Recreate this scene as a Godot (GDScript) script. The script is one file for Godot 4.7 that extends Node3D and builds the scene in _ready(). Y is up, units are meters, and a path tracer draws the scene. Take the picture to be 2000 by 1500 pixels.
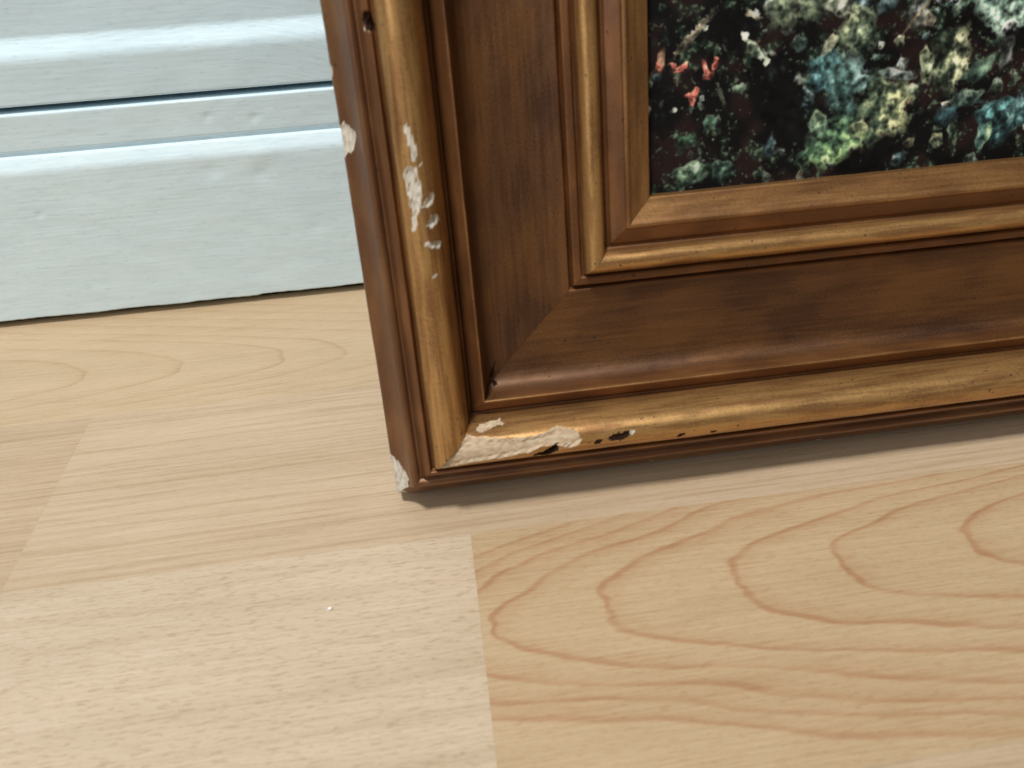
extends Node3D

const MM := 0.001
const UNIT := 0.00103        # one step of the frame's own measure, m
const FRAME_W := 560.0       # outer width of the picture frame
const FRAME_H := 433.0       # outer height, chosen so that its top back edge touches the woodwork behind
const STRIP := 65.0          # width of one strip of the laminate floor, mm
const DETAIL := 172.0        # length of rail next to the visible corner that is meshed finely, mm
const STEP := 0.36

var fn := {}                 # named noises

func noise(called: String, freq: float, octaves := 3, kind := FastNoiseLite.TYPE_SIMPLEX_SMOOTH) -> FastNoiseLite:
	if not fn.has(called):
		var n := FastNoiseLite.new()
		n.seed = hash(called) % 10000
		n.noise_type = kind
		n.frequency = freq
		n.fractal_octaves = octaves
		n.fractal_type = FastNoiseLite.FRACTAL_FBM if octaves > 1 else FastNoiseLite.FRACTAL_NONE
		fn[called] = n
	return fn[called]

func numbered(called: String, parent: Node) -> String:
	if not parent.has_node(NodePath(called)):
		return called
	var k := 1
	while parent.has_node(NodePath("%s_%03d" % [called, k])):
		k += 1
	return "%s_%03d" % [called, k]

func put(called: String, mesh: Mesh, m: Material, parent: Node) -> MeshInstance3D:
	var o := MeshInstance3D.new()
	o.name = numbered(called, parent)
	o.mesh = mesh
	o.material_override = m
	parent.add_child(o, true)
	return o

func tag(o: Node, label: String, category := "", kind := "") -> void:
	if label: o.set_meta("label", label)
	if category: o.set_meta("category", category)
	if kind: o.set_meta("kind", kind)

func texture_of(bytes: PackedByteArray, w: int, h: int) -> ImageTexture:
	return ImageTexture.create_from_image(Image.create_from_data(w, h, false, Image.FORMAT_RGB8, bytes))

func byte(x: float) -> int:
	return int(clampf(x, 0.0, 1.0) * 255.0 + 0.5)

func mat(albedo: Color, rough: float, metal := 0.0, spec := 0.5) -> StandardMaterial3D:
	var m := StandardMaterial3D.new()
	m.albedo_color = albedo
	m.roughness = rough
	m.metallic = metal
	m.metallic_specular = spec
	return m

func _ready() -> void:
	setup_view()
	build_floor()
	build_woodwork()
	build_frame()
	build_specks()

# ---------------------------------------------------------------- camera and light

func setup_view() -> void:
	var cam := Camera3D.new()
	cam.name = "camera"
	cam.transform = Transform3D(Basis(Vector3(0.990650, -0.049576, 0.127100), Vector3(0.114027, 0.812370, -0.571885), Vector3(-0.074901, 0.581031, 0.810428)).orthonormalized(), Vector3(49.244, 131.464, 251.236) * MM)
	cam.fov = 53.13
	cam.near = 0.01
	cam.far = 20.0
	var lens := CameraAttributesPhysical.new()
	lens.frustum_focal_length = 24.0
	lens.frustum_focus_distance = 0.215
	lens.frustum_near = 0.01
	lens.frustum_far = 20.0
	lens.exposure_aperture = 16.0
	cam.attributes = lens
	add_child(cam)
	var env := Environment.new()
	env.background_mode = Environment.BG_COLOR
	env.background_color = Color(0.26, 0.25, 0.24)
	env.tonemap_mode = Environment.TONE_MAPPER_LINEAR
	env.tonemap_exposure = 0.86
	env.sdfgi_enabled = true
	env.ssao_enabled = true
	env.ssil_enabled = true
	var we := WorldEnvironment.new()
	we.name = "environment"
	we.environment = env
	add_child(we)
	# the ceiling lamp of the room, the ceiling that it lights, and the broad pale light from the upper left
	lamp_light("ceiling_light", Vector3(-0.42, 2.15, 0.62), Vector3(0.03, 0.0, 0.12), Vector2(0.24, 0.24), 5.2, Color(1.0, 0.99, 0.97))
	lamp_light("ceiling_bounce_light", Vector3(-0.1, 2.4, 1.1), Vector3(-0.1, 0.0, 1.1), Vector2(2.4, 2.0), 0.9, Color(1.0, 0.99, 0.97))
	lamp_light("broad_light", Vector3(-1.4, 1.7, 1.9), Vector3(0.0, 0.0, 0.15), Vector2(1.6, 1.6), 2.8, Color(1.0, 0.997, 0.99))

func lamp_light(called: String, at: Vector3, towards: Vector3, size: Vector2, energy: float, color: Color) -> void:
	var l := AreaLight3D.new()
	l.name = called
	l.area_size = size
	l.area_range = 8.0
	l.area_attenuation = 2.0
	l.light_energy = energy
	l.light_color = color
	l.shadow_enabled = true
	add_child(l)
	l.look_at_from_position(at, towards, Vector3(0, 0, 1))

# ---------------------------------------------------------------- floor

# The print of one laminate strip, 300 mm x 65 mm. style: 0 fine straight grain, 1 flecked, 2 cathedral arches to the left, 3 faint arches to the right
func strip_texture(seed_: int, style: int, base: Color, line: Color, vary: float) -> ImageTexture:
	var k := 6.0
	var w := int(300 * k)
	var h := int(STRIP * k)
	var nb := noise("broad", 0.02, 3)
	var nf := noise("fibre", 0.35, 2)
	var nk := noise("fleck", 0.9, 2)
	var nw := noise("wobble", 0.035, 2)
	var nj := noise("jag", 0.22, 2)
	var off := seed_ * 977.0
	var apex := [-42.0, -27.0, -13.0, 3.6, 26.0, 52.6, 77.0, 108.0, 134.0, 160.0, 187.0, 221.0, 250.0] if style == 2 else [-90.0, -66.0, -40.0, -12.0, 14.0, 34.0, 65.0, 96.0, 131.0, 168.0, 205.0, 240.0, 280.0]
	var bytes := PackedByteArray()
	bytes.resize(w * h * 3)
	var i := 0
	for y in h:
		var v := y / k
		for x in w:
			var u := x / k
			var c := 0.0        # how much of the line colour
			var light := 0.0
			var fib := nf.get_noise_2d(u * 0.10 + off, v * 4.2)
			var broad := nb.get_noise_2d(u * 0.35 + off, v * 2.4)
			if style == 2 or style == 3:
				var wob := nw.get_noise_2d(u * 0.5 + off, v * 2.0)
				var uu := u
				var dv := v - (27.0 - 0.055 * u) if style == 2 else v - 38.0 - 0.03 * u
				if style == 3:
					wob *= 0.5
					uu = 230.0 - u
				var kk := lerpf(0.125, 0.30, clampf((uu - 60.0) / 90.0, 0.0, 1.0)) if dv < 0.0 else 0.13
				if style == 3:
					kk = 0.16 if dv < 0.0 else 0.24
				var side := minf(absf(dv), 17.0)
				# round at the tip, nearly straight further out, as the arches of flat sawn wood are
				var curve := kk * (sqrt(side * side + 6.0) - 2.45) * side + (absf(dv) - side) * kk * 30.0
				var level := uu - curve + wob * (3.0 + 0.22 * side)
				level += nj.get_noise_2d(u * 0.5, v * 1.1 + off) * 0.9
				for a in apex:
					var d: float = level - a
					if d > -3.0 and d < 26.0:
						var rel := d / (1.0 + 0.16 * side)
						c = maxf(c, (smoothstep(-0.6, 0.2, rel) * (1.0 - smoothstep(0.3, 1.5, rel)) * 0.95) * lerpf(1.0, 0.6, smoothstep(6.0, 22.0, absf(dv))) + 0.30 * smoothstep(-0.3, 0.3, rel) * (1.0 - smoothstep(0.8, 5.5, rel)))
				c *= 0.75 + 0.5 * nw.get_noise_2d(u * 0.9 + off, v * 3.0 + 50.0)
				if style == 3:
					c *= 0.62
			elif style == 0:
				var s := nw.get_noise_2d(u * 0.2 + off, v * 15.0 + u * 0.2)
				c = clampf(s * 1.2 + 0.12, 0.0, 1.0) * 0.7
			else:
				var s2 := nw.get_noise_2d(u * 0.17 + off, v * 7.0)
				c = clampf(s2 * 0.8 + 0.05, 0.0, 1.0) * 0.45
			# short dark pores of beech
			var fl := nk.get_noise_2d(u * 0.22 + off, v * 1.55)
			var fl2 := nk.get_noise_2d(u * 0.5 + 300.0, v * 2.6 + off)
			var pore := smoothstep(0.24, 0.48, fl) * (1.05 if style == 1 else 0.5) + smoothstep(0.3, 0.5, fl2) * 0.3
			light = fib * 0.035 + broad * vary + nk.get_noise_2d(u * 2.4 + off, v * 3.6) * 0.018
			var t := clampf(c + pore * 0.55, 0.0, 1.0)
			bytes[i] = byte(lerpf(base.r, line.r, t) + light)
			bytes[i + 1] = byte(lerpf(base.g, line.g, t) + light * 1.02)
			bytes[i + 2] = byte(lerpf(base.b, line.b, t) + light * 1.1)
			i += 3
	return texture_of(bytes, w, h)

# A strip from x0 to x1 (mm) of the row that begins at z0; eased top edges
func strip_mesh(x0: float, x1: float, z0: float, z1: float, anchor: float, ease0: float, ease1: float) -> ArrayMesh:
	var st := SurfaceTool.new()
	st.begin(Mesh.PRIMITIVE_TRIANGLES)
	var g := 0.004
	var e := 0.006
	var ring := [Vector3(x0 + g, -8, z0 + g), Vector3(x0 + g, -e, z0 + g), Vector3(x0 + g + e, 0, z0 + g + ease0)]
	var ring2 := [Vector3(x1 - g, -8, z0 + g), Vector3(x1 - g, -e, z0 + g), Vector3(x1 - g - e, 0, z0 + g + ease0)]
	var ring3 := [Vector3(x1 - g, -8, z1 - g), Vector3(x1 - g, -e, z1 - g), Vector3(x1 - g - e, 0, z1 - g - ease1)]
	var ring4 := [Vector3(x0 + g, -8, z1 - g), Vector3(x0 + g, -e, z1 - g), Vector3(x0 + g + e, 0, z1 - g - ease1)]
	var quads := [[ring[2], ring2[2], ring3[2], ring4[2]]]
	var sides := [ring, ring2, ring3, ring4]
	for i in 4:
		var p: Array = sides[i]
		var q: Array = sides[(i + 1) % 4]
		for k in 2:
			quads.append([p[k], q[k], q[k + 1], p[k + 1]])
	for qd in quads:
		var n: Vector3 = (qd[1] - qd[0]).cross(qd[2] - qd[0]).normalized()
		var mid: Vector3 = (qd[0] + qd[2]) / 2 - Vector3((x0 + x1) / 2, -4, (z0 + z1) / 2)
		var flip := n.dot(mid) < 0
		if flip: n = -n
		var order := [0, 1, 2, 0, 2, 3] if flip else [0, 2, 1, 0, 3, 2]
		for o in order:
			var v: Vector3 = qd[o]
			st.set_normal(n)
			st.set_uv(Vector2((v.x - anchor) / 300.0, (v.z - z0) / STRIP))
			st.add_vertex(v * MM)
	return st.commit()

func build_floor() -> void:
	var slab := BoxMesh.new()
	slab.size = Vector3(1.7, 0.02, 1.1)
	var fl := put("floor", slab, mat(Color(0.25, 0.2, 0.15), 0.9), self)
	fl.position = Vector3(0.1, -0.0181, 0.52)
	tag(fl, "pale beech laminate floor of printed strips", "", "structure")
	var looks := []
	var spec := [
		[1, 3, Color(0.735, 0.646, 0.528), Color(0.668, 0.560, 0.435), 0.028],
		[2, 0, Color(0.722, 0.634, 0.528), Color(0.650, 0.552, 0.447), 0.028],
		[3, 0, Color(0.740, 0.656, 0.553), Color(0.662, 0.570, 0.455), 0.028],
		[4, 1, Color(0.765, 0.692, 0.600), Color(0.670, 0.585, 0.480), 0.026],
		[5, 2, Color(0.722, 0.631, 0.503), Color(0.655, 0.508, 0.380), 0.028],
	]
	for s in spec:
		var m := mat(Color.WHITE, 0.42, 0.0, 0.42)
		m.albedo_texture = strip_texture(s[0], s[1], s[2], s[3], s[4])
		m.heightmap_enabled = true
		m.heightmap_texture = m.albedo_texture
		m.heightmap_scale = 0.006
		looks.append(m)
	# row, from x, to x, look, where its print begins
	var z_first := 60.24 - STRIP
	var rows := [
		[0, -700, -300, 1, -700], [0, -300, 320, 0, -200], [0, 320, 800, 3, 320],
		[1, -700, -420, 4, -700], [1, -420, -56.02, 1, -356.02], [1, -56.02, 420, 2, -56.02], [1, 420, 800, 0, 420],
		[2, -700, -330, 0, -700], [2, -330, 49.09, 3, -250.91], [2, 49.09, 440, 4, 49.09], [2, 440, 800, 2, 440],
	]
	var r := RandomNumberGenerator.new()
	r.seed = 11
	for row in range(3, 15):
		var x := -700.0
		while x < 800.0:
			var to := minf(800.0, x + r.randf_range(300, 480))
			if to > 640.0: to = 800.0
			rows.append([row, x, to, r.randi_range(0, 4), x + r.randf_range(-150, 0)])
			x = to
	for q in rows:
		var z0: float = z_first + q[0] * STRIP
		var pl := put("plank", strip_mesh(q[1], q[2], z0, z0 + STRIP, q[4], 0.10 if int(q[0]) % 3 == 1 else 0.008, 0.10 if int(q[0]) % 3 == 0 else 0.008), looks[q[3]], fl)
		pl.position = -fl.position

# ---------------------------------------------------------------- painted woodwork

func extrude_x(profile: Array, x0: float, x1: float, step: float, wob: float, salt: float, ragged: float) -> ArrayMesh:
	# profile: Vector2(z, y) in mm going up the face; normals from the grid
	var xs := []
	var at := x0
	while at < x1:
		xs.append(at)
		at += step if at > -140.0 and at < 70.0 else 24.0
	xs.append(x1)
	var n := xs.size()
	var nz := noise("paint", 0.05, 3)
	var fine := noise("paint_fine", 0.6, 2)
	var P := PackedVector3Array()
	var UV := PackedVector2Array()
	var run := [0.0]
	for j in range(1, profile.size()):
		run.append(run[-1] + profile[j].distance_to(profile[j - 1]))
	for i in n:
		var x: float = xs[i]
		for j in profile.size():
			var p: Vector2 = profile[j]
			var a := nz.get_noise_2d(x * 0.8 + salt, run[j] * 1.5) * wob
			var b := fine.get_noise_2d(x * 0.35, run[j] * 2.0 + salt) * wob * 0.2
			var y := p.y
			var low_end := clampf(1.0 - (p.y - 2.9) / 3.0, 0.0, 1.0)
			if ragged > 0.0 and p.y < 6.0:
				y += (nz.get_noise_1d(x * 1.3 + 30.0) * 1.0 + fine.get_noise_1d(x * 0.6) * 0.35) * 0.2 * ragged * low_end + 0.35 * smoothstep(-16.0, -14.5, x) * low_end
			var hollow := 0.0
			for g in [Vector4(-20.0, 48.5, 2.2, 0.30), Vector4(-5.3, 46.2, 2.6, 0.25), Vector4(-3.5, 52.6, 2.4, -0.25), Vector4(-17.6, 64.5, 0.9, 0.3), Vector4(-3.7, 63.0, 0.9, 0.3), Vector4(-77.0, 39.5, 0.8, 0.3), Vector4(9.0, 26.0, 1.6, 0.15)]:
				hollow += g.w * exp(-(Vector2((x - g.x) * 0.7, p.y - g.y).length_squared()) / (g.z * g.z)) if p.x > -8.0 else 0.0
			P.append(Vector3(x, y + b * 0.6, p.x + a + b - hollow) * MM)
			UV.append(Vector2(x, run[j]) / 100.0)
	return grid_mesh(P, UV, n, profile.size(), true)

func smooth_profile(pts: Array, step: float) -> Array:
	# pts: [Vector2] corner points, each with a rounding radius in z of Vector3(x, y, r)
	var out := []
	for i in pts.size():
		var p := Vector2(pts[i].x, pts[i].y)
		var r: float = pts[i].z
		if i == 0 or i == pts.size() - 1 or r <= 0.0:
			out.append(p)
			continue
		var a := Vector2(pts[i - 1].x, pts[i - 1].y)
		var b := Vector2(pts[i + 1].x, pts[i + 1].y)
		var pa := p + (a - p).normalized() * minf(r, p.distance_to(a) * 0.49)
		var pb := p + (b - p).normalized() * minf(r, p.distance_to(b) * 0.49)
		for k in 7:
			var t := k / 6.0
			out.append(pa.lerp(p, t).lerp(p.lerp(pb, t), t))
	var fine := [out[0]]
	for i in range(1, out.size()):
		var d: float = out[i].distance_to(out[i - 1])
		var m := maxi(1, int(ceil(d / step)))
		for k in m:
			fine.append(out[i - 1].lerp(out[i], (k + 1.0) / m))
	return fine

func paint_material(salt: int, base: Color, knots: bool) -> StandardMaterial3D:
	var k := 4.0
	var w := 1400
	var h := 480
	var nb := noise("brush", 0.5, 3)
	var nt := noise("tone", 0.03, 3)
	var ns := noise("stain", 0.25, 2)
	var bytes := PackedByteArray()
	bytes.resize(w * h * 3)
	var relief := PackedByteArray()
	relief.resize(w * h * 3)
	var i := 0
	for y in h:
		for x in w:
			var u := x / k
			var v := y / k
			var lift := 0.0
			if knots:   # strokes that curve round a filled knot
				lift = 9.0 * exp(-pow((u - 40.0) / 25.0, 2.0))
			var br := nb.get_noise_2d(u * 0.10 + salt * 71.0, (v + lift) * 1.7)
			var tone := nt.get_noise_2d(u + salt * 13.0, v * 1.8)
			var st := smoothstep(0.42, 0.62, ns.get_noise_2d(u * 0.7 + salt * 7.0, v * 2.6))
			var grain := smoothstep(0.25, 0.6, nb.get_noise_2d(u * 0.07 + 40.0, v * 1.1 + salt * 31.0)) * 0.012
			var l := br * 0.012 + tone * 0.012 - st * 0.03 - grain
			bytes[i] = byte(base.r + l * 1.25)
			bytes[i + 1] = byte(base.g + l)
			bytes[i + 2] = byte(base.b + l * 0.8)
			var hgt := byte(0.5 + br * 0.5 - st * 0.2)
			relief[i] = hgt
			relief[i + 1] = hgt
			relief[i + 2] = hgt
			i += 3
	var m := mat(Color.WHITE, 0.46, 0.0, 0.4)
	m.albedo_texture = texture_of(bytes, w, h)
	m.uv1_scale = Vector3(100.0 * k / w, 100.0 * k / h, 1)
	m.heightmap_enabled = true
	m.heightmap_texture = texture_of(relief, w, h)
	m.heightmap_scale = 0.005
	return m

func build_woodwork() -> void:
	var x0 := -700.0
	var x1 := 800.0
	var white := paint_material(1, Color(0.850, 0.932, 0.968), false)
	var white2 := paint_material(2, Color(0.832, 0.922, 0.963), true)
	# lower board: flat face, a rounded moulding, a quirk and a flat band
	var low := smooth_profile([Vector3(-14, 2.5, 0), Vector3(-0.6, 2.5, 0.3), Vector3(0, 2.9, 0.4), Vector3(0, 53.4, 1.4), Vector3(-1.9, 56.9, 0.9), Vector3(-2.2, 57.3, 0.4), Vector3(-3.6, 57.6, 0.3), Vector3(-3.6, 58.6, 0.4), Vector3(-2.8, 59.1, 0.5), Vector3(-2.6, 70.0, 0.7), Vector3(-3.8, 70.15, 0.3), Vector3(-18, 70.2, 0)], 0.9)
	var board := Node3D.new()
	board.name = "skirting_board"
	add_child(board)
	tag(board, "lower white painted moulded board standing just above the floor", "skirting board")
	put("face_board", extrude_x(low, x0, x1, 0.9, 0.12, 3.0, 1.5), white, board)
	# upper board: flat rail with a bevel back to a recessed panel
	var high := smooth_profile([Vector3(-18, 71.95, 0), Vector3(-4.4, 71.9, 0.3), Vector3(-3.4, 72.3, 0.6), Vector3(-3.2, 85.2, 1.6), Vector3(-5.6, 89.2, 1.4), Vector3(-6.1, 90.4, 0.6), Vector3(-6.1, 128.0, 0)], 2.2)
	var up := Node3D.new()
	up.name = "wall_panelling"
	add_child(up)
	tag(up, "white painted panelling with a sloping edge, above the dark gap", "panelling")
	put("lower_rail", extrude_x(high, x0, x1, 0.9, 0.16, 90.0, 0.0), white2, up)
	var plate := smooth_profile([Vector3(-6.1, 128.0, 0), Vector3(-6.1, 480.0, 0)], 60.0)
	put("panel", extrude_x(plate, x0, x1, 60.0, 0.0, 20.0, 0.0), white2, up)
	# the carcass that closes the gaps behind both boards
	var back := BoxMesh.new()
	back.size = Vector3((x1 - x0) * MM, 0.482, 0.01)
	var b := put("backing", back, mat(Color(0.52, 0.44, 0.35), 0.9), up)
	b.position = Vector3((x0 + x1) / 2.0 * MM, 0.24, -0.023)

# ---------------------------------------------------------------- meshes

func grid_mesh(P: PackedVector3Array, UV: PackedVector2Array, nu: int, nv: int, flip := false) -> ArrayMesh:
	var idx := PackedInt32Array()
	for i in nu - 1:
		for j in nv - 1:
			var a := i * nv + j
			var b := a + nv
			if flip:
				idx.append_array([a, a + 1, b + 1, a, b + 1, b])
			else:
				idx.append_array([a, b + 1, a + 1, a, b, b + 1])
	return from_arrays(P, grid_normals(P, nu, nv, flip), UV, idx)

func grid_normals(P: PackedVector3Array, nu: int, nv: int, flip: bool) -> PackedVector3Array:
	var N := PackedVector3Array()
	N.resize(P.size())
	for i in nu:
		var i0 := maxi(i - 1, 0) * nv
		var i1 := mini(i + 1, nu - 1) * nv
		for j in nv:
			var du := P[i1 + j] - P[i0 + j]
			var dv := P[i * nv + mini(j + 1, nv - 1)] - P[i * nv + maxi(j - 1, 0)]
			var n := du.cross(dv).normalized()
			N[i * nv + j] = n if flip else -n
	return N

func from_arrays(P: PackedVector3Array, N: PackedVector3Array, UV: PackedVector2Array, idx: PackedInt32Array) -> ArrayMesh:
	var seen := PackedInt32Array()
	seen.resize(P.size())
	seen.fill(-1)
	var p := PackedVector3Array()
	var n := PackedVector3Array()
	var uv := PackedVector2Array()
	var out := PackedInt32Array()
	out.resize(idx.size())
	for k in idx.size():
		var i := idx[k]
		if seen[i] < 0:
			seen[i] = p.size()
			p.append(P[i])
			n.append(N[i])
			uv.append(UV[i])
		out[k] = seen[i]
	var arrays := []
	arrays.resize(Mesh.ARRAY_MAX)
	arrays[Mesh.ARRAY_VERTEX] = p
	arrays[Mesh.ARRAY_NORMAL] = n
	arrays[Mesh.ARRAY_TEX_UV] = uv
	arrays[Mesh.ARRAY_INDEX] = out
	var me := ArrayMesh.new()
	me.add_surface_from_arrays(Mesh.PRIMITIVE_TRIANGLES, arrays)
	return me

# ---------------------------------------------------------------- the picture frame

# the moulding across its width: s from the outer edge inwards, d out of the face (mm)
func moulding() -> Array:
	var path := []
	var segs := [   # end point, then control point (or null for a straight run)
		[Vector2(0.3, -12.5), null], [Vector2(0.0, -3), null], [Vector2(0.55, 0.45), Vector2(-0.05, 0.1)],
		[Vector2(4.3, 5.3), Vector2(2.9, 1.6)], [Vector2(5.5, 6.6), Vector2(4.7, 6.7)], [Vector2(6.5, 5.9), Vector2(6.1, 6.55)], [Vector2(7.2, 6.5), Vector2(6.7, 5.75)],
		[Vector2(8.7, 8.5), Vector2(7.9, 7.9)], [Vector2(9.2, 8.4), Vector2(9.0, 8.75)], [Vector2(9.6, 7.6), Vector2(9.45, 7.7)], [Vector2(9.95, 8.0), Vector2(9.8, 7.5)],
		[Vector2(13.4, 11.9), Vector2(10.6, 11.6)], [Vector2(17.4, 9.2), Vector2(16.4, 11.9)], [Vector2(18.8, 3.2), Vector2(18.6, 6.4)], [Vector2(19.4, 1.9), Vector2(18.95, 1.85)],
		[Vector2(19.9, 2.4), Vector2(19.75, 1.95)], [Vector2(22.3, 4.3), null], [Vector2(22.85, 4.1), Vector2(22.7, 4.65)],
		[Vector2(23.2, 1.6), Vector2(23.0, 2.4)], [Vector2(28.2, -2.3), Vector2(24.0, -2.0)], [Vector2(36.0, -2.6), Vector2(31.5, -2.6)], [Vector2(43.6, -2.1), Vector2(40.5, -2.65)],
		[Vector2(44.2, -2.5), Vector2(44.0, -2.0)], [Vector2(44.55, -3.3), Vector2(44.4, -3.3)], [Vector2(44.95, -2.0), Vector2(44.75, -3.3)], [Vector2(45.35, -1.5), Vector2(45.0, -1.5)],
		[Vector2(46.5, -1.4), null], [Vector2(47.0, -2.0), Vector2(46.85, -1.5)], [Vector2(47.5, -1.6), Vector2(47.2, -2.5)],
		[Vector2(49.6, 1.7), Vector2(47.7, 1.5)], [Vector2(52.1, -0.8), Vector2(51.7, 1.8)], [Vector2(52.9, -2.0), Vector2(52.3, -2.0)], [Vector2(53.5, -1.5), Vector2(53.4, -2.0)],
		[Vector2(56.5, -0.3), null], [Vector2(57.3, 0.3), Vector2(56.7, 0.3)], [Vector2(58.0, -0.2), Vector2(57.7, 0.25)],
		[Vector2(62.0, -2.0), Vector2(60.0, -1.2)], [Vector2(62.6, -2.5), Vector2(62.5, -2.1)], [Vector2(62.65, -5.4), null],
	]
	var at: Vector2 = Vector2(60.0, -12.5)
	path.append(at)
	for g in segs:
		var to: Vector2 = g[0]
		var steps := 2
		if to.x < 1.0 and at.x < 1.0 or to.y > -6.0 and at.y > -6.0:
			var long := at.distance_to(to)
			if g[1] != null:
				long = maxf(long, at.distance_to(g[1]) * 0.55 + to.distance_to(g[1]) * 0.55)
			steps = maxi(4 if g[1] != null else 2, int(ceil(long / STEP)))
			if to == Vector2(0.0, -3): steps = 30
		for k in range(1, steps + 1):
			var t := k / float(steps)
			path.append(at.lerp(to, t) if g[1] == null else at.lerp(g[1], t).lerp((g[1] as Vector2).lerp(to, t), t))
		at = to
	return path

# where the gilding is broken. rail 0 bottom, 1 left; line of (along, across, radius) in mm; how deep; kind
func damage() -> Array:
	return [
		[1, [Vector3(80.2, 0.6, 2.6), Vector3(79.4, -1.2, 3.2)], 0.2, "plaster"],
		[1, [Vector3(73.6, 12.9, 1.0), Vector3(71.0, 13.1, 1.25), Vector3(68.3, 13.2, 1.0), Vector3(65.8, 12.9, 0.45)], 0.45, "plaster"],
		[1, [Vector3(82.0, 13.0, 0.2), Vector3(79.2, 13.7, 0.4), Vector3(76.2, 14.0, 0.45)], 0.2, "plaster"],
		[1, [Vector3(65.2, 12.6, 0.4), Vector3(62.8, 12.3, 0.3)], 0.2, "plaster"],
		[1, [Vector3(68.6, 16.2, 0.8), Vector3(67.7, 15.6, 0.55), Vector3(67.1, 14.7, 0.25)], 0.35, "plaster"],
		[1, [Vector3(64.4, 16.2, 0.95), Vector3(64.0, 15.8, 0.9)], 0.4, "plaster"],
		[1, [Vector3(59.6, 16.3, 0.75), Vector3(59.8, 15.4, 0.4), Vector3(60.3, 14.2, 0.25)], 0.35, "plaster"],
		[1, [Vector3(53.7, 15.2, 0.38)], 0.2, "plaster"],
		[1, [Vector3(74.9, 14.9, 0.3)], 0.2, "plaster"],
		[1, [Vector3(100.4, 8.7, 0.9), Vector3(98.9, 9.0, 0.7)], 0.9, "hole"],
		[1, [Vector3(98.6, 8.0, 0.3)], 0.1, "plaster"],
		[1, [Vector3(10.0, 0.3, 0.6), Vector3(6.4, 1.3, 2.1), Vector3(2.4, 1.0, 2.3), Vector3(6.0, -1.5, 2.8), Vector3(1.5, -1.5, 2.6)], 0.2, "plaster"],
		[0, [Vector3(0.4, 0.8, 1.9), Vector3(0.4, -1.5, 2.0)], 0.2, "plaster"],
		[0, [Vector3(11.6, 11.6, 0.7), Vector3(14.2, 13.2, 1.9), Vector3(18.6, 14.6, 2.7), Vector3(24.0, 14.2, 2.1), Vector3(30.5, 14.3, 1.6), Vector3(34.6, 15.2, 1.1), Vector3(37.6, 15.2, 1.8), Vector3(40.3, 14.6, 1.9)], 0.55, "plaster"],
		[0, [Vector3(20.5, 17.9, 0.35), Vector3(23.0, 18.1, 0.25), Vector3(26.0, 18.2, 0.15)], 0.4, "plaster"],
		[0, [Vector3(25.2, 25.0, 0.3), Vector3(25.9, 24.6, 0.25)], 0.05, "hole"],
		[1, [Vector3(27.6, 25.4, 0.35), Vector3(26.6, 25.0, 0.3), Vector3(29.4, 26.2, 0.2)], 0.05, "hole"],
		[1, [Vector3(74.5, -0.5, 0.28), Vector3(70.0, -0.4, 0.2), Vector3(64.0, -0.5, 0.3)], 0.08, "plaster"],
		[1, [Vector3(93.0, 0.2, 0.3), Vector3(91.6, 0.0, 0.2)], 0.1, "plaster"],
		[0, [Vector3(36.4, 12.9, 0.95), Vector3(34.6, 11.9, 0.75), Vector3(32.4, 11.6, 0.4)], 1.5, "hole"],
		[0, [Vector3(49.3, 13.7, 0.5), Vector3(51.6, 13.9, 0.65), Vector3(52.8, 14.2, 0.5)], 0.35, "hole"],
		[0, [Vector3(45.6, 13.0, 0.35), Vector3(46.6, 13.2, 0.3)], 0.2, "hole"],
		[0, [Vector3(54.0, 14.5, 0.4)], 0.2, "plaster"],
		[0, [Vector3(60.9, -0.1, 0.45), Vector3(61.4, 0.2, 0.35)], 0.25, "plaster"],
		[0, [Vector3(101.8, 0.2, 0.3), Vector3(104.0, 0.3, 0.35)], 0.25, "plaster"],
		[0, [Vector3(32.0, 4.9, 0.3)], 0.3, "hole"],
		[0, [Vector3(64.4, 12.1, 0.3), Vector3(65.4, 12.3, 0.35)], 0.25, "hole"],
		[0, [Vector3(72.1, 12.2, 0.35), Vector3(72.6, 11.9, 0.25)], 0.25, "hole"],
	]

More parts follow.
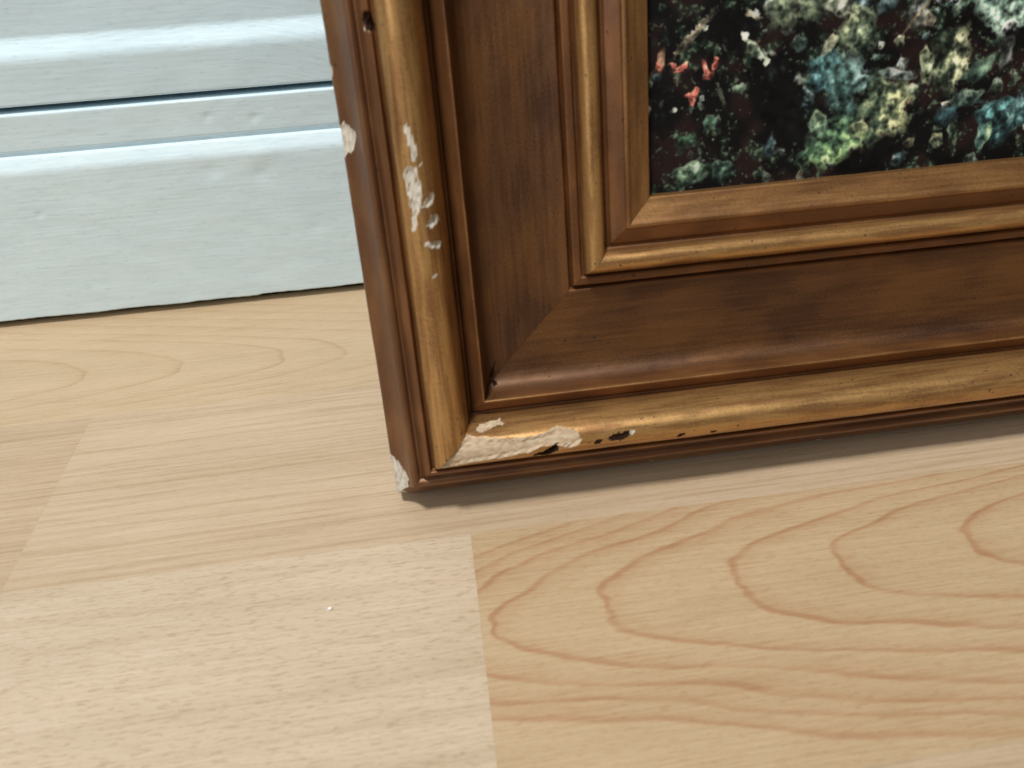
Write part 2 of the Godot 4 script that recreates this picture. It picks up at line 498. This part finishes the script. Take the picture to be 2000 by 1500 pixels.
func gilt_texture(rail: int, run: PackedFloat32Array, prof: Array, fallen: Array) -> Array:
	# colour and roughness of the finish, 172 mm along, the front of the moulding across
	var k := 6.0
	var w := int(DETAIL * k)
	var first := 0
	while run[first] < 0.0: first += 1
	var wide := run[run.size() - 1]
	var h := int(wide * k)
	var across := PackedFloat32Array()
	across.resize(h)
	var j := first
	for y in h:
		while j < run.size() - 1 and run[j] < y / k: j += 1
		across[y] = prof[j].x
	var n1 := noise("gilt_streak", 0.5, 3)
	var n2 := noise("gilt_cloud", 0.05, 3)
	var n3 := noise("gilt_grain", 1.6, 2)
	var n4 := noise("gilt_spot", 0.55, 2)
	var n5 := noise("gilt_hatch", 1.1, 1)
	var off := 400.0 * rail
	var bytes := PackedByteArray()
	bytes.resize(w * h * 3)
	var orm := PackedByteArray()
	orm.resize(w * h * 3)
	var i := 0
	for y in h:
		var s := across[y]
		var v := y / k
		# gold leaf on both round mouldings and the ridges, bronze paint on the rest
		var gold0 := smoothstep(9.6, 10.4, s) * (1.0 - smoothstep(18.4, 19.2, s))
		gold0 = maxf(gold0, smoothstep(47.3, 48.0, s) * (1.0 - smoothstep(51.8, 52.6, s)))
		gold0 = maxf(gold0, 0.4 * smoothstep(22.2, 22.4, s) * (1.0 - smoothstep(22.8, 23.0, s)))
		gold0 = maxf(gold0, 0.45 * smoothstep(56.4, 57.0, s))
		var panel := smoothstep(23.0, 24.0, s) * (1.0 - smoothstep(43.0, 44.0, s))
		for x in w:
			var u := x / k
			var streak := n1.get_noise_2d(u * 0.07 + off, v * 1.5)
			var cloud := n2.get_noise_2d(u * 0.8 + off, v * 2.0)
			var grain := n3.get_noise_2d(u * 0.8 + off, v * 1.6)
			var hatch := n5.get_noise_2d((u + v) * 2.6 + off, (u - v) * 0.35)
			var spot := smoothstep(0.66, 0.80, n4.get_noise_2d(u * 0.8 + off, v))
			var gold := clampf(gold0 * (0.92 + streak * 0.5 + hatch * 0.2) + (cloud + 0.1) * 0.3 * (1.0 - panel), 0.0, 1.0)
			var red := clampf(0.40 + cloud * 0.7 + streak * 0.3, 0.0, 1.0)
			var c := Color(0.42, 0.28, 0.155).lerp(Color(0.45, 0.275, 0.145), red).lerp(Color(0.365, 0.24, 0.135), panel * 0.85)
			# the patina of the flat band: brassy where it is rubbed, dark brown where the toning lies thick
			var patina := n2.get_noise_2d(u * 0.55 + off + 700.0, v * 1.1) + streak * 0.25 + grain * 0.12
			c = c.lerp(Color(0.47, 0.31, 0.15), panel * smoothstep(0.05, 0.5, patina) * 0.55)
			c = c.lerp(Color(0.25, 0.15, 0.09), panel * smoothstep(0.05, 0.5, -patina) * 0.55)
			c = c.lerp(Color(0.425, 0.285, 0.178), 1.0 - smoothstep(6.0, 9.5, s))
			c = c.lerp(Color(0.735, 0.575, 0.36), gold)
			var rub := smoothstep(0.20, 0.50, n4.get_noise_2d(u * 0.06 + off + 90.0, v * 0.7) + streak * 0.6) * 0.30
			c = c.lerp(Color(0.40, 0.22, 0.12), rub * (0.35 + 0.65 * gold0))
			var l := streak * 0.022 + grain * 0.032 + hatch * 0.02 * (0.3 + gold) + cloud * 0.025
			c = c.lerp(Color(0.13, 0.085, 0.06), spot * 0.75)
			bytes[i] = byte(c.r + l)
			bytes[i + 1] = byte(c.g + l * 0.85)
			bytes[i + 2] = byte(c.b + l * 0.6)
			orm[i] = 255
			orm[i + 1] = byte(0.48 - gold * 0.02 + grain * 0.09 + streak * 0.06 + spot * 0.25)
			orm[i + 2] = byte((0.55 + 0.2 * gold) * (1.0 - spot * 0.6))
			i += 3
	return [texture_of(bytes, w, h), texture_of(orm, w, h)]

func build_frame() -> void:
	var root := Node3D.new()
	root.name = "framed_picture"
	add_child(root)
	root.transform = Transform3D(Basis(Vector3(0.999982, 0.0, -0.006006), Vector3(-0.001428, 0.971345, -0.237670), Vector3(0.005834, 0.237674, 0.971327)).orthonormalized(), Vector3(32.33, 3.2, 112.53) * MM)
	tag(root, "worn gilt wooden picture frame with chipped corners leaning on white woodwork", "picture frame")
	var prof := moulding()
	var np := prof.size()
	# running length over the front; 0 at the outer front edge
	var run := PackedFloat32Array()
	run.resize(np)
	var zero := 0
	for j in range(1, np):
		run[j] = run[j - 1] + (prof[j] as Vector2).distance_to(prof[j - 1])
		if prof[j].x < 0.3 and prof[j].y < -2.99: zero = j
	var r0 := run[zero]
	for j in np: run[j] -= r0
	var nrm := []
	for j in np:
		var tg: Vector2 = prof[mini(j + 1, np - 1)] - prof[maxi(j - 1, 0)]
		nrm.append(Vector2(-tg.y, tg.x).normalized())
	# where the outer moulding, the panel and the inner moulding meet
	var cut1 := 0
	var cut2 := 0
	for j in np:
		if prof[j].y > -10 and j > zero:
			if prof[j].x <= 23.15: cut1 = j
			if prof[j].x <= 44.56: cut2 = j
	var plaster := mat(Color(0.86, 0.845, 0.80), 0.95, 0.0, 0.2)
	plaster.albedo_texture = speckle_texture(Color(0.945, 0.935, 0.925), Color(0.78, 0.76, 0.73), 0.5)
	plaster.uv1_scale = Vector3(6, 6, 1)
	plaster.heightmap_enabled = true
	plaster.heightmap_texture = plaster.albedo_texture
	plaster.heightmap_scale = 0.008
	var raw := plaster.duplicate() as StandardMaterial3D
	raw.albedo_texture = speckle_texture(Color(0.90, 0.835, 0.76), Color(0.81, 0.71, 0.62), 0.6)
	raw.heightmap_texture = raw.albedo_texture
	var dark := mat(Color(0.17, 0.115, 0.08), 0.9, 0.0, 0.2)
	var all_damage := damage()
	var names := ["bottom_rail", "left_rail", "right_rail", "top_rail"]
	var gilt := []
	for rail in 2:
		var tx := gilt_texture(rail, run, prof, [])
		var m := ORMMaterial3D.new()
		m.albedo_texture = tx[0]
		m.orm_texture = tx[1]
		m.heightmap_enabled = true
		m.heightmap_texture = tx[1]
		m.heightmap_flip_texture = true
		m.heightmap_scale = 0.006
		m.clearcoat_enabled = true
		m.clearcoat = 0.32
		m.clearcoat_roughness = 0.42
		gilt.append(m)
	for rail in 4:
		var mine := []
		for d in all_damage:
			if d[0] == rail: mine.append(d)
		build_rail(root, names[rail], rail, prof, nrm, run, cut1, cut2, mine, gilt[[0, 1, 1, 0][rail]], plaster, raw, dark)
	build_picture(root)

func build_rail(root: Node3D, called: String, rail: int, prof: Array, nrm: Array, run: PackedFloat32Array, cut1: int, cut2: int, mine: Array, gilt: Material, plaster: Material, raw: Material, dark: Material) -> void:
	var np := prof.size()
	var whole := FRAME_W if rail == 0 or rail == 3 else FRAME_H
	var wide := run[np - 1]
	var fine := rail < 2
	var reach := DETAIL if rail == 0 else 118.0
	var nfine := int(reach / STEP) if fine else 0
	var ncoarse := 14
	var nu := nfine + ncoarse + 1
	var wave := noise("rail_wave", 0.03, 2)
	var dent := noise("rail_dent", 0.25, 2)
	var crumb := noise("crumb", 0.38, 3)
	var lump := noise("lump", 0.9, 3)
	var P := PackedVector3Array()
	var UV := PackedVector2Array()
	P.resize(nu * np)
	UV.resize(nu * np)
	var hit := PackedInt32Array()
	hit.resize(nu * np)
	for i in nu:
		for j in np:
			var s: float = prof[j].x
			var d: float = prof[j].y
			var t := 0.0
			var t0 := s + 0.03
			var t1 := whole - s - 0.03
			if i <= nfine:
				t = t0 + i * STEP
			else:
				var a := t0 + nfine * STEP
				t = a + (t1 - a) * (i - nfine) / float(ncoarse)
			var push := 0.0
			var which := 0
			if fine and (d > -12.4 or s < 1.0):
				push = wave.get_noise_2d(t + rail * 300.0, s * 2.0) * 0.10 + dent.get_noise_2d(t * 0.5 + rail * 300.0, run[j]) * 0.05
				var q := s if d > -0.4 or s > 2.0 else minf(s, d + 0.4)
				for m in mine.size():
					var line: Array = mine[m][1]
					var near := 1e9
					for e in maxi(1, line.size() - 1):
						var p0: Vector3 = line[e]
						var p1: Vector3 = line[mini(e + 1, line.size() - 1)]
						if absf(t - p0.x) > 12.0 and absf(t - p1.x) > 12.0: continue
						var w0 := Vector2(p0.x, p0.y)
						var w1 := Vector2(p1.x, p1.y)
						var f := 0.0
						if line.size() > 1:
							f = clampf((Vector2(t, q) - w0).dot(w1 - w0) / maxf((w1 - w0).length_squared(), 1e-6), 0.0, 1.0)
						near = minf(near, Vector2(t, q).distance_to(w0.lerp(w1, f)) - lerpf(p0.z, p1.z, f))
					if near < 2.0:
						var rr: float = mine[m][1][0].z
						near += crumb.get_noise_2d(t * 1.0 + m * 31.0, run[j] * 1.3) * minf(1.0, 0.25 + rr * 0.4) * 0.8 - 0.05
						if near < 0.0:
							var deep: float = mine[m][2]
							push -= deep * smoothstep(-0.08, -0.5, near)
							push += lump.get_noise_2d(t * 0.6, run[j] * 0.8 + m * 17.0) * deep * 0.16 * smoothstep(-0.08, -0.6, near)
							which = m + 1
							if mine[m][3] == "hole": break
			var n: Vector2 = nrm[j]
			# the corners of an old frame are knocked round
			var round_ := 0.0
			if fine and t < 3.0 and s < 3.0:
				round_ = 0.25 * pow(1.0 - t / 3.0, 2.0) * pow(1.0 - s / 3.0, 2.0)
			var ss := s + n.x * push + round_
			var dd := d + n.y * push - round_ * 0.5
			var tt := t + round_
			var c := Vector3(tt, ss, dd)
			if rail == 1: c = Vector3(ss, tt, dd)
			elif rail == 2: c = Vector3(whole_w() - ss, tt, dd)
			elif rail == 3: c = Vector3(tt, FRAME_H - ss, dd)
			P[i * np + j] = c * UNIT
			hit[i * np + j] = which
			UV[i * np + j] = Vector2(t / DETAIL, clampf(run[j], 0.02, wide - 0.02) / wide)
	var flip := rail == 0 or rail == 2
	var N := grid_normals(P, nu, np, not flip)
	var sets := {}
	for i in nu - 1:
		for j in np - 1:
			var a := i * np + j
			var b := a + np
			var votes := [hit[a], hit[b], hit[a + 1], hit[b + 1]]
			var best := 0
			for v in votes:
				if v > 0 and votes.count(v) >= 2: best = v
			var key := "m%d" % best if best > 0 else ("a" if j < cut1 else "b" if j < cut2 else "c")
			if not sets.has(key): sets[key] = PackedInt32Array()
			if flip:
				sets[key].append_array([a, b + 1, a + 1, a, b, b + 1])
			else:
				sets[key].append_array([a, a + 1, b + 1, a, b + 1, b])
	var body := put(called, from_arrays(P, N, UV, sets["b"]), gilt, root)
	put("outer_moulding", from_arrays(P, N, UV, sets["a"]), gilt, body)
	put("inner_moulding", from_arrays(P, N, UV, sets["c"]), gilt, body)
	for m in mine.size():
		var key := "m%d" % (m + 1)
		if not sets.has(key): continue
		var hole: bool = mine[m][3] == "hole"
		var big: bool = rail == 0 and mine[m][1].size() > 2
		var chip := put("dark_hole" if hole else "plaster_chip", from_arrays(P, N, UV, sets[key]), dark if hole else raw if big else plaster, body)
		if big and mine[m][1].size() > 5: tag(chip, "largest chip, a ragged cream strip of bare plaster by the lower left corner")

func whole_w() -> float:
	return FRAME_W

func speckle_texture(a: Color, b: Color, share: float) -> ImageTexture:
	var w := 256
	var n := noise("speckle", 0.05, 4)
	var bytes := PackedByteArray()
	bytes.resize(w * w * 3)
	var i := 0
	for y in w:
		for x in w:
			var t := clampf(n.get_noise_2d(x, y) * 1.3 + share - 0.25, 0.0, 1.0)
			var c := a.lerp(b, t)
			bytes[i] = byte(c.r)
			bytes[i + 1] = byte(c.g)
			bytes[i + 2] = byte(c.b)
			i += 3
	return texture_of(bytes, w, w)

# ---------------------------------------------------------------- the printed picture

func build_picture(root: Node3D) -> void:
	var x0 := 60.5
	var slab := BoxMesh.new()
	slab.size = Vector3(FRAME_W - 2 * x0, FRAME_H - 2 * x0, 2.5) * UNIT
	var board := put("backing_board", slab, mat(Color(0.35, 0.25, 0.16), 0.9), root)
	board.position = Vector3(FRAME_W / 2, FRAME_H / 2, -7.0) * UNIT
	var st := SurfaceTool.new()
	st.begin(Mesh.PRIMITIVE_TRIANGLES)
	var a := Vector3(x0, x0, -5.2)
	var b := Vector3(FRAME_W - x0, x0, -5.2)
	var c := Vector3(FRAME_W - x0, FRAME_H - x0, -5.2)
	var d := Vector3(x0, FRAME_H - x0, -5.2)
	for v in [a, c, b, a, d, c]:
		st.set_normal(Vector3(0, 0, 1))
		st.set_uv(Vector2((v.x - 62.5) / 110.0, 1.0 - (v.y - 62.5) / 60.0))
		st.add_vertex(v * UNIT)
	var m := mat(Color.WHITE, 0.5, 0.0, 0.35)
	m.albedo_texture = foliage_print()
	var pic := put("picture_print", st.commit(), m, root)
	tag(pic, "dark picture of green foliage with small red petals")

# A generic painterly thicket: leaves, twigs and petals brushed over a dark ground. 110 x 60 mm
func foliage_print() -> ImageTexture:
	var k := 5.0
	var w := int(110 * k)
	var h := int(60 * k)
	var px := PackedFloat32Array()
	px.resize(w * h * 3)
	var n1 := noise("print_rough", 0.24, 3)
	var n2 := noise("print_fine", 0.7, 2)
	var n3 := noise("print_zone", 0.07, 3)
	for y in h:
		for x in w:
			var u := x / k
			var v := (h - 1 - y) / k
			var a := n1.get_noise_2d(u, v)
			var b := n2.get_noise_2d(u, v)
			var z := n3.get_noise_2d(u + 20.0, v)
			var c := Color(0.035, 0.04, 0.045)
			c = c.lerp(Color(0.13, 0.085, 0.085), smoothstep(-0.1, 0.4, n3.get_noise_2d(u, v + 90.0)))
			c = c.lerp(Color(0.16, 0.25, 0.20), smoothstep(0.08, 0.6, a + z * 0.5) * 0.6)
			c = c.lerp(Color(0.50, 0.56, 0.45), smoothstep(0.3, 0.62, b * 0.8 + a * 0.45 + z * 0.3) * 0.6)
			var i := (y * w + x) * 3
			px[i] = c.r
			px[i + 1] = c.g
			px[i + 2] = c.b
	# centre x, y, half width, half height, turn, colour, rim colour, side of the rim (degrees), opacity
	var dark := Color(0.025, 0.03, 0.035)
	var leaves := [
		[31.0, 14.0, 5.0, 9.0, 0.2, dark, dark, 0, 0.95], [51.0, 3.0, 8.0, 3.2, 0.3, dark, dark, 0, 0.95], [20.0, 31.0, 6.0, 4.0, 0.4, dark, dark, 0, 0.85],
		[72.0, 29.5, 4.5, 2.5, -0.5, dark, dark, 0, 0.9], [26.0, 22.0, 4.0, 4.0, 0.0, dark, dark, 0, 0.8], [4.0, 20.0, 2.0, 9.0, 0.0, dark, dark, 0, 0.7],
		[33.0, 35.0, 8.0, 4.0, 0.2, Color(0.34, 0.40, 0.31), Color(0.55, 0.60, 0.48), 120, 0.75],
		[46.0, 29.0, 4.4, 5.4, 0.1, Color(0.24, 0.32, 0.26), Color(0.62, 0.66, 0.52), 120, 0.9],
		[41.0, 34.0, 3.2, 1.8, -0.4, Color(0.62, 0.68, 0.58), Color(0.80, 0.82, 0.72), 90, 0.85],
		[39.5, 27.0, 1.2, 2.8, -0.6, Color(0.66, 0.69, 0.56), Color(0.75, 0.76, 0.62), 0, 0.85],
		[39.5, 21.3, 4.6, 4.2, 0.2, Color(0.21, 0.38, 0.40), Color(0.40, 0.56, 0.56), 100, 0.95],
		[44.0, 18.5, 5.5, 6.0, 0.4, Color(0.24, 0.40, 0.38), Color(0.50, 0.62, 0.60), 40, 0.85],
		[52.2, 13.4, 6.6, 7.2, -0.2, Color(0.25, 0.34, 0.27), Color(0.66, 0.67, 0.50), -10, 0.97],
		[41.5, 7.6, 7.6, 5.2, 0.35, Color(0.26, 0.42, 0.31), Color(0.55, 0.66, 0.46), -60, 0.95],
		[38.0, 11.0, 2.2, 3.2, 0.0, Color(0.42, 0.56, 0.46), Color(0.62, 0.70, 0.56), 90, 0.8],
		[47.5, 9.5, 2.2, 2.0, 0.3, Color(0.62, 0.68, 0.48), Color(0.75, 0.76, 0.56), 30, 0.7],
		[55.0, 20.0, 4.5, 1.2, -0.2, Color(0.52, 0.62, 0.60), Color(0.7, 0.76, 0.72), 90, 0.7],
		[66.5, 21.8, 5.4, 6.6, 0.15, Color(0.17, 0.23, 0.18), Color(0.66, 0.67, 0.53), 5, 0.97],
		[61.6, 21.0, 1.5, 4.0, 0.15, Color(0.60, 0.67, 0.52), Color(0.74, 0.78, 0.62), 100, 0.95],
		[58.8, 16.8, 1.6, 1.2, 0.0, Color(0.56, 0.64, 0.50), Color(0.7, 0.74, 0.6), 90, 0.8],
		[55.0, 26.6, 1.1, 1.2, 0.0, Color(0.66, 0.70, 0.56), Color(0.75, 0.76, 0.6), 90, 0.95],
		[78.0, 32.0, 8.6, 5.0, -0.35, Color(0.46, 0.60, 0.54), Color(0.70, 0.80, 0.72), -70, 0.97],
		[86.0, 31.0, 4.0, 4.0, 0.2, Color(0.16, 0.28, 0.27), Color(0.34, 0.46, 0.42), 0, 0.85],
		[64.5, 33.8, 2.8, 0.8, 0.0, Color(0.66, 0.66, 0.70), Color(0.78, 0.78, 0.80), 90, 0.95],
		[74.0, 19.5, 4.0, 2.0, 0.5, Color(0.24, 0.38, 0.33), Color(0.44, 0.55, 0.46), 60, 0.8],
		[71.5, 13.8, 4.4, 1.9, 0.2, Color(0.28, 0.40, 0.36), Color(0.5, 0.58, 0.5), 60, 0.75],
		[80.0, 8.4, 6.0, 5.0, 0.35, Color(0.10, 0.20, 0.21), Color(0.36, 0.54, 0.54), 110, 0.95],
		[76.8, 5.6, 2.0, 3.0, -0.4, Color(0.33, 0.52, 0.48), Color(0.56, 0.66, 0.50), 0, 0.9],
		[84.5, 10.0, 2.6, 3.6, -0.3, Color(0.22, 0.40, 0.42), Color(0.48, 0.60, 0.58), 160, 0.85],
		[65.8, 5.6, 1.6, 1.7, 0.2, Color(0.52, 0.60, 0.46), Color(0.70, 0.72, 0.56), 90, 0.75],
		[59.6, 5.6, 1.4, 1.2, 0.2, Color(0.40, 0.42, 0.32), Color(0.58, 0.56, 0.42), 90, 0.6],
		[67.5, 10.6, 3.0, 2.2, 0.2, Color(0.12, 0.22, 0.25), Color(0.2, 0.32, 0.35), 90, 0.7],
		[10.5, 3.6, 4.4, 2.6, 0.2, Color(0.25, 0.37, 0.29), Color(0.60, 0.70, 0.58), 130, 0.8],
		[17.0, 3.4, 2.8, 2.4, 0.0, Color(0.20, 0.34, 0.29), Color(0.44, 0.58, 0.50), 90, 0.65],
		[14.0, 13.6, 1.8, 1.6, 0.3, Color(0.24, 0.40, 0.33), Color(0.4, 0.54, 0.44), 90, 0.7],
		[9.0, 10.2, 2.8, 1.6, 0.1, Color(0.12, 0.24, 0.18), Color(0.25, 0.36, 0.28), 90, 0.7],
		[20.5, 20.0, 1.9, 0.8, 0.1, Color(0.42, 0.54, 0.45), Color(0.66, 0.73, 0.62), 90, 0.8],
		[23.6, 27.0, 3.6, 1.0, -0.8, Color(0.48, 0.58, 0.48), Color(0.74, 0.79, 0.68), 60, 0.85],
		[21.2, 29.8, 0.9, 1.0, 0.0, Color(0.74, 0.78, 0.66), Color(0.85, 0.85, 0.75), 90, 0.95],
		[26.0, 24.6, 0.9, 0.9, 0.0, Color(0.66, 0.74, 0.64), Color(0.8, 0.82, 0.72), 90, 0.95],
		[23.0, 33.8, 2.0, 0.9, -0.3, Color(0.66, 0.62, 0.52), Color(0.8, 0.78, 0.68), 90, 0.8],
		[10.2, 30.8, 6.4, 0.9, 0.75, Color(0.48, 0.44, 0.36), Color(0.70, 0.66, 0.56), 135, 0.75],
		[3.4, 26.2, 1.0, 2.4, -0.2, Color(0.52, 0.38, 0.30), Color(0.70, 0.55, 0.44), 90, 0.8],
		[58.0, 30.6, 4.6, 0.35, 0.85, Color(0.60, 0.53, 0.40), Color(0.66, 0.6, 0.48), 90, 0.95],
		[16.5, 18.6, 0.5, 2.6, 0.35, Color(0.46, 0.47, 0.40), Color(0.6, 0.6, 0.5), 90, 0.7],
	]
	# small leaves and brush marks, thick at the left, along the top and at the right
	var rl := RandomNumberGenerator.new()
	rl.seed = 23
	var inks := [Color(0.46, 0.54, 0.44), Color(0.25, 0.38, 0.33), Color(0.62, 0.65, 0.56), Color(0.26, 0.30, 0.27), Color(0.20, 0.32, 0.34), Color(0.50, 0.46, 0.38), Color(0.30, 0.42, 0.32)]
	for q in 230:
		var at := Vector2(rl.randf_range(0, 90), rl.randf_range(0, 40))
		var zone := n3.get_noise_2d(at.x * 1.6 + 60.0, at.y * 1.6) + (0.16 if at.x < 26.0 or at.y > 30.0 else 0.06)
		if zone < rl.randf_range(-0.15, 0.35): continue
		var size := rl.randf_range(0.4, 1.0) if at.x < 26.0 else rl.randf_range(0.8, 2.6)
		var ink: Color = inks[rl.randi_range(0, 6)]
		dab(px, w, h, k, [at.x, at.y, size * rl.randf_range(0.9, 1.5), size * rl.randf_range(0.6, 1.0), rl.randf_range(0, 3.1), ink, ink.lightened(0.40), rl.randf_range(20, 150), rl.randf_range(0.55, 0.95)], n1, n2)
	for l in leaves: dab(px, w, h, k, l, n1, n2)
	var petal := Color(0.80, 0.38, 0.33)
	for p in [[7.3, 24.6, 1.5, 0.7, 0.1], [6.2, 25.3, 0.6, 0.9, 0.5], [8.6, 25.5, 0.55, 0.9, -0.5], [12.9, 24.6, 0.55, 1.5, 0.35], [14.8, 24.9, 0.6, 1.3, -0.45], [13.6, 22.9, 1.1, 0.9, 0.3], [15.2, 26.1, 0.8, 0.5, 0.2], [10.8, 19.8, 0.9, 1.2, -0.6], [10.1, 18.2, 0.7, 1.3, 0.5], [9.3, 19.5, 0.8, 0.5, 0.2], [3.1, 25.4, 0.5, 1.0, 0.3]]:
		dab(px, w, h, k, [p[0], p[1], p[2], p[3], p[4], petal, Color(0.88, 0.55, 0.47), 90, 0.96], n1, n2)
	for p in [[13.8, 26.6, 0.7, 1.0, 0.0], [7.2, 27.0, 0.6, 0.5, 0.0]]:
		dab(px, w, h, k, [p[0], p[1], p[2], p[3], p[4], Color(0.05, 0.03, 0.03), Color(0.05, 0.03, 0.03), 90, 0.95], n1, n2)
	var r := RandomNumberGenerator.new()
	r.seed = 5
	for q in 60:   # flecks of light paint
		var at := Vector2(r.randf_range(0, 108), r.randf_range(0, 58))
		var s := r.randf_range(0.12, 0.38)
		var cc := Color(0.70, 0.72, 0.66).lerp(Color(0.62, 0.50, 0.44), r.randf()).darkened(r.randf() * 0.5)
		dab(px, w, h, k, [at.x, at.y, s * r.randf_range(0.7, 1.8), s, r.randf_range(0, 3), cc, cc, 0, r.randf_range(0.3, 0.9)], n1, n2)
	var bytes := PackedByteArray()
	bytes.resize(w * h * 3)
	for i in px.size(): bytes[i] = byte(px[i])
	return texture_of(bytes, w, h)

func dab(px: PackedFloat32Array, w: int, h: int, k: float, l: Array, n1: FastNoiseLite, n2: FastNoiseLite) -> void:
	var c: Color = l[5]
	var rim: Color = l[6]
	var grey := c.get_luminance()
	c = c.lerp(Color(grey, grey, grey), 0.22)
	var side := Vector2.from_angle(deg_to_rad(l[7]))
	var reach: float = maxf(l[2], l[3]) * 1.35 + 0.3
	var lobes := 1.0 if minf(l[2], l[3]) > 0.9 else 0.0
	var at := Vector2(l[0], l[1])
	for y in range(maxi(0, int(h - 1 - (at.y + reach) * k)), mini(h, int(h - (at.y - reach) * k))):
		for x in range(maxi(0, int((at.x - reach) * k)), mini(w, int((at.x + reach) * k))):
			var p := Vector2(x / k, (h - 1 - y) / k)
			var q := (p - at).rotated(-l[4])
			q = Vector2(q.x / l[2], q.y / l[3])
			var turn := q.angle()
			var d := q.length() * (1.0 + lobes * (0.10 * sin(5.0 * turn + l[0] * 7.0) + 0.07 * sin(3.0 * turn + l[1] * 5.0)))
			var a := n1.get_noise_2d(p.x * 1.1 + l[2] * 9.0, p.y * 1.1)
			var b := n2.get_noise_2d(p.x, p.y)
			var e := d + a * 0.40 + b * (0.10 if lobes > 0.0 else 0.62)
			var inside := (1.0 - smoothstep(0.80, 1.10, e)) * float(l[8])
			if inside <= 0.003: continue
			var towards := (q.rotated(l[4])).dot(side)
			var vein := lobes * 0.5 * smoothstep(0.80, 1.0, absf(cos(turn * 2.5 + l[0]))) * smoothstep(0.1, 0.5, d) * (0.5 + b)
			var lit := clampf(smoothstep(-0.3, 1.1, towards + a * 0.9) * 0.9 + vein * 0.6 + maxf(0.0, a) * 0.5, 0.0, 1.0)
			var col := c.lerp(rim, lit)
			var tone := clampf(1.0 + a * 1.15 + b * 0.4 + towards * 0.25, 0.10, 1.75)
			var i := (y * w + x) * 3
			px[i] = lerpf(px[i], clampf(col.r * tone, 0.0, 1.0), inside)
			px[i + 1] = lerpf(px[i + 1], clampf(col.g * tone, 0.0, 1.0), inside)
			px[i + 2] = lerpf(px[i + 2], clampf(col.b * tone, 0.0, 1.0), inside)

# ---------------------------------------------------------------- crumbs on the floor

func build_specks() -> void:
	var c := SphereMesh.new()
	c.radius = 0.00055
	c.height = 0.0006
	c.radial_segments = 7
	c.rings = 3
	var o := put("paint_flake", c, mat(Color(0.93, 0.92, 0.90), 0.8), self)
	o.position = Vector3(17.83, 0.25, 141.72) * MM
	o.scale = Vector3(1.0, 1.0, 0.7)
	tag(o, "tiny white flake lying on the pale plank at the lower left", "flake")
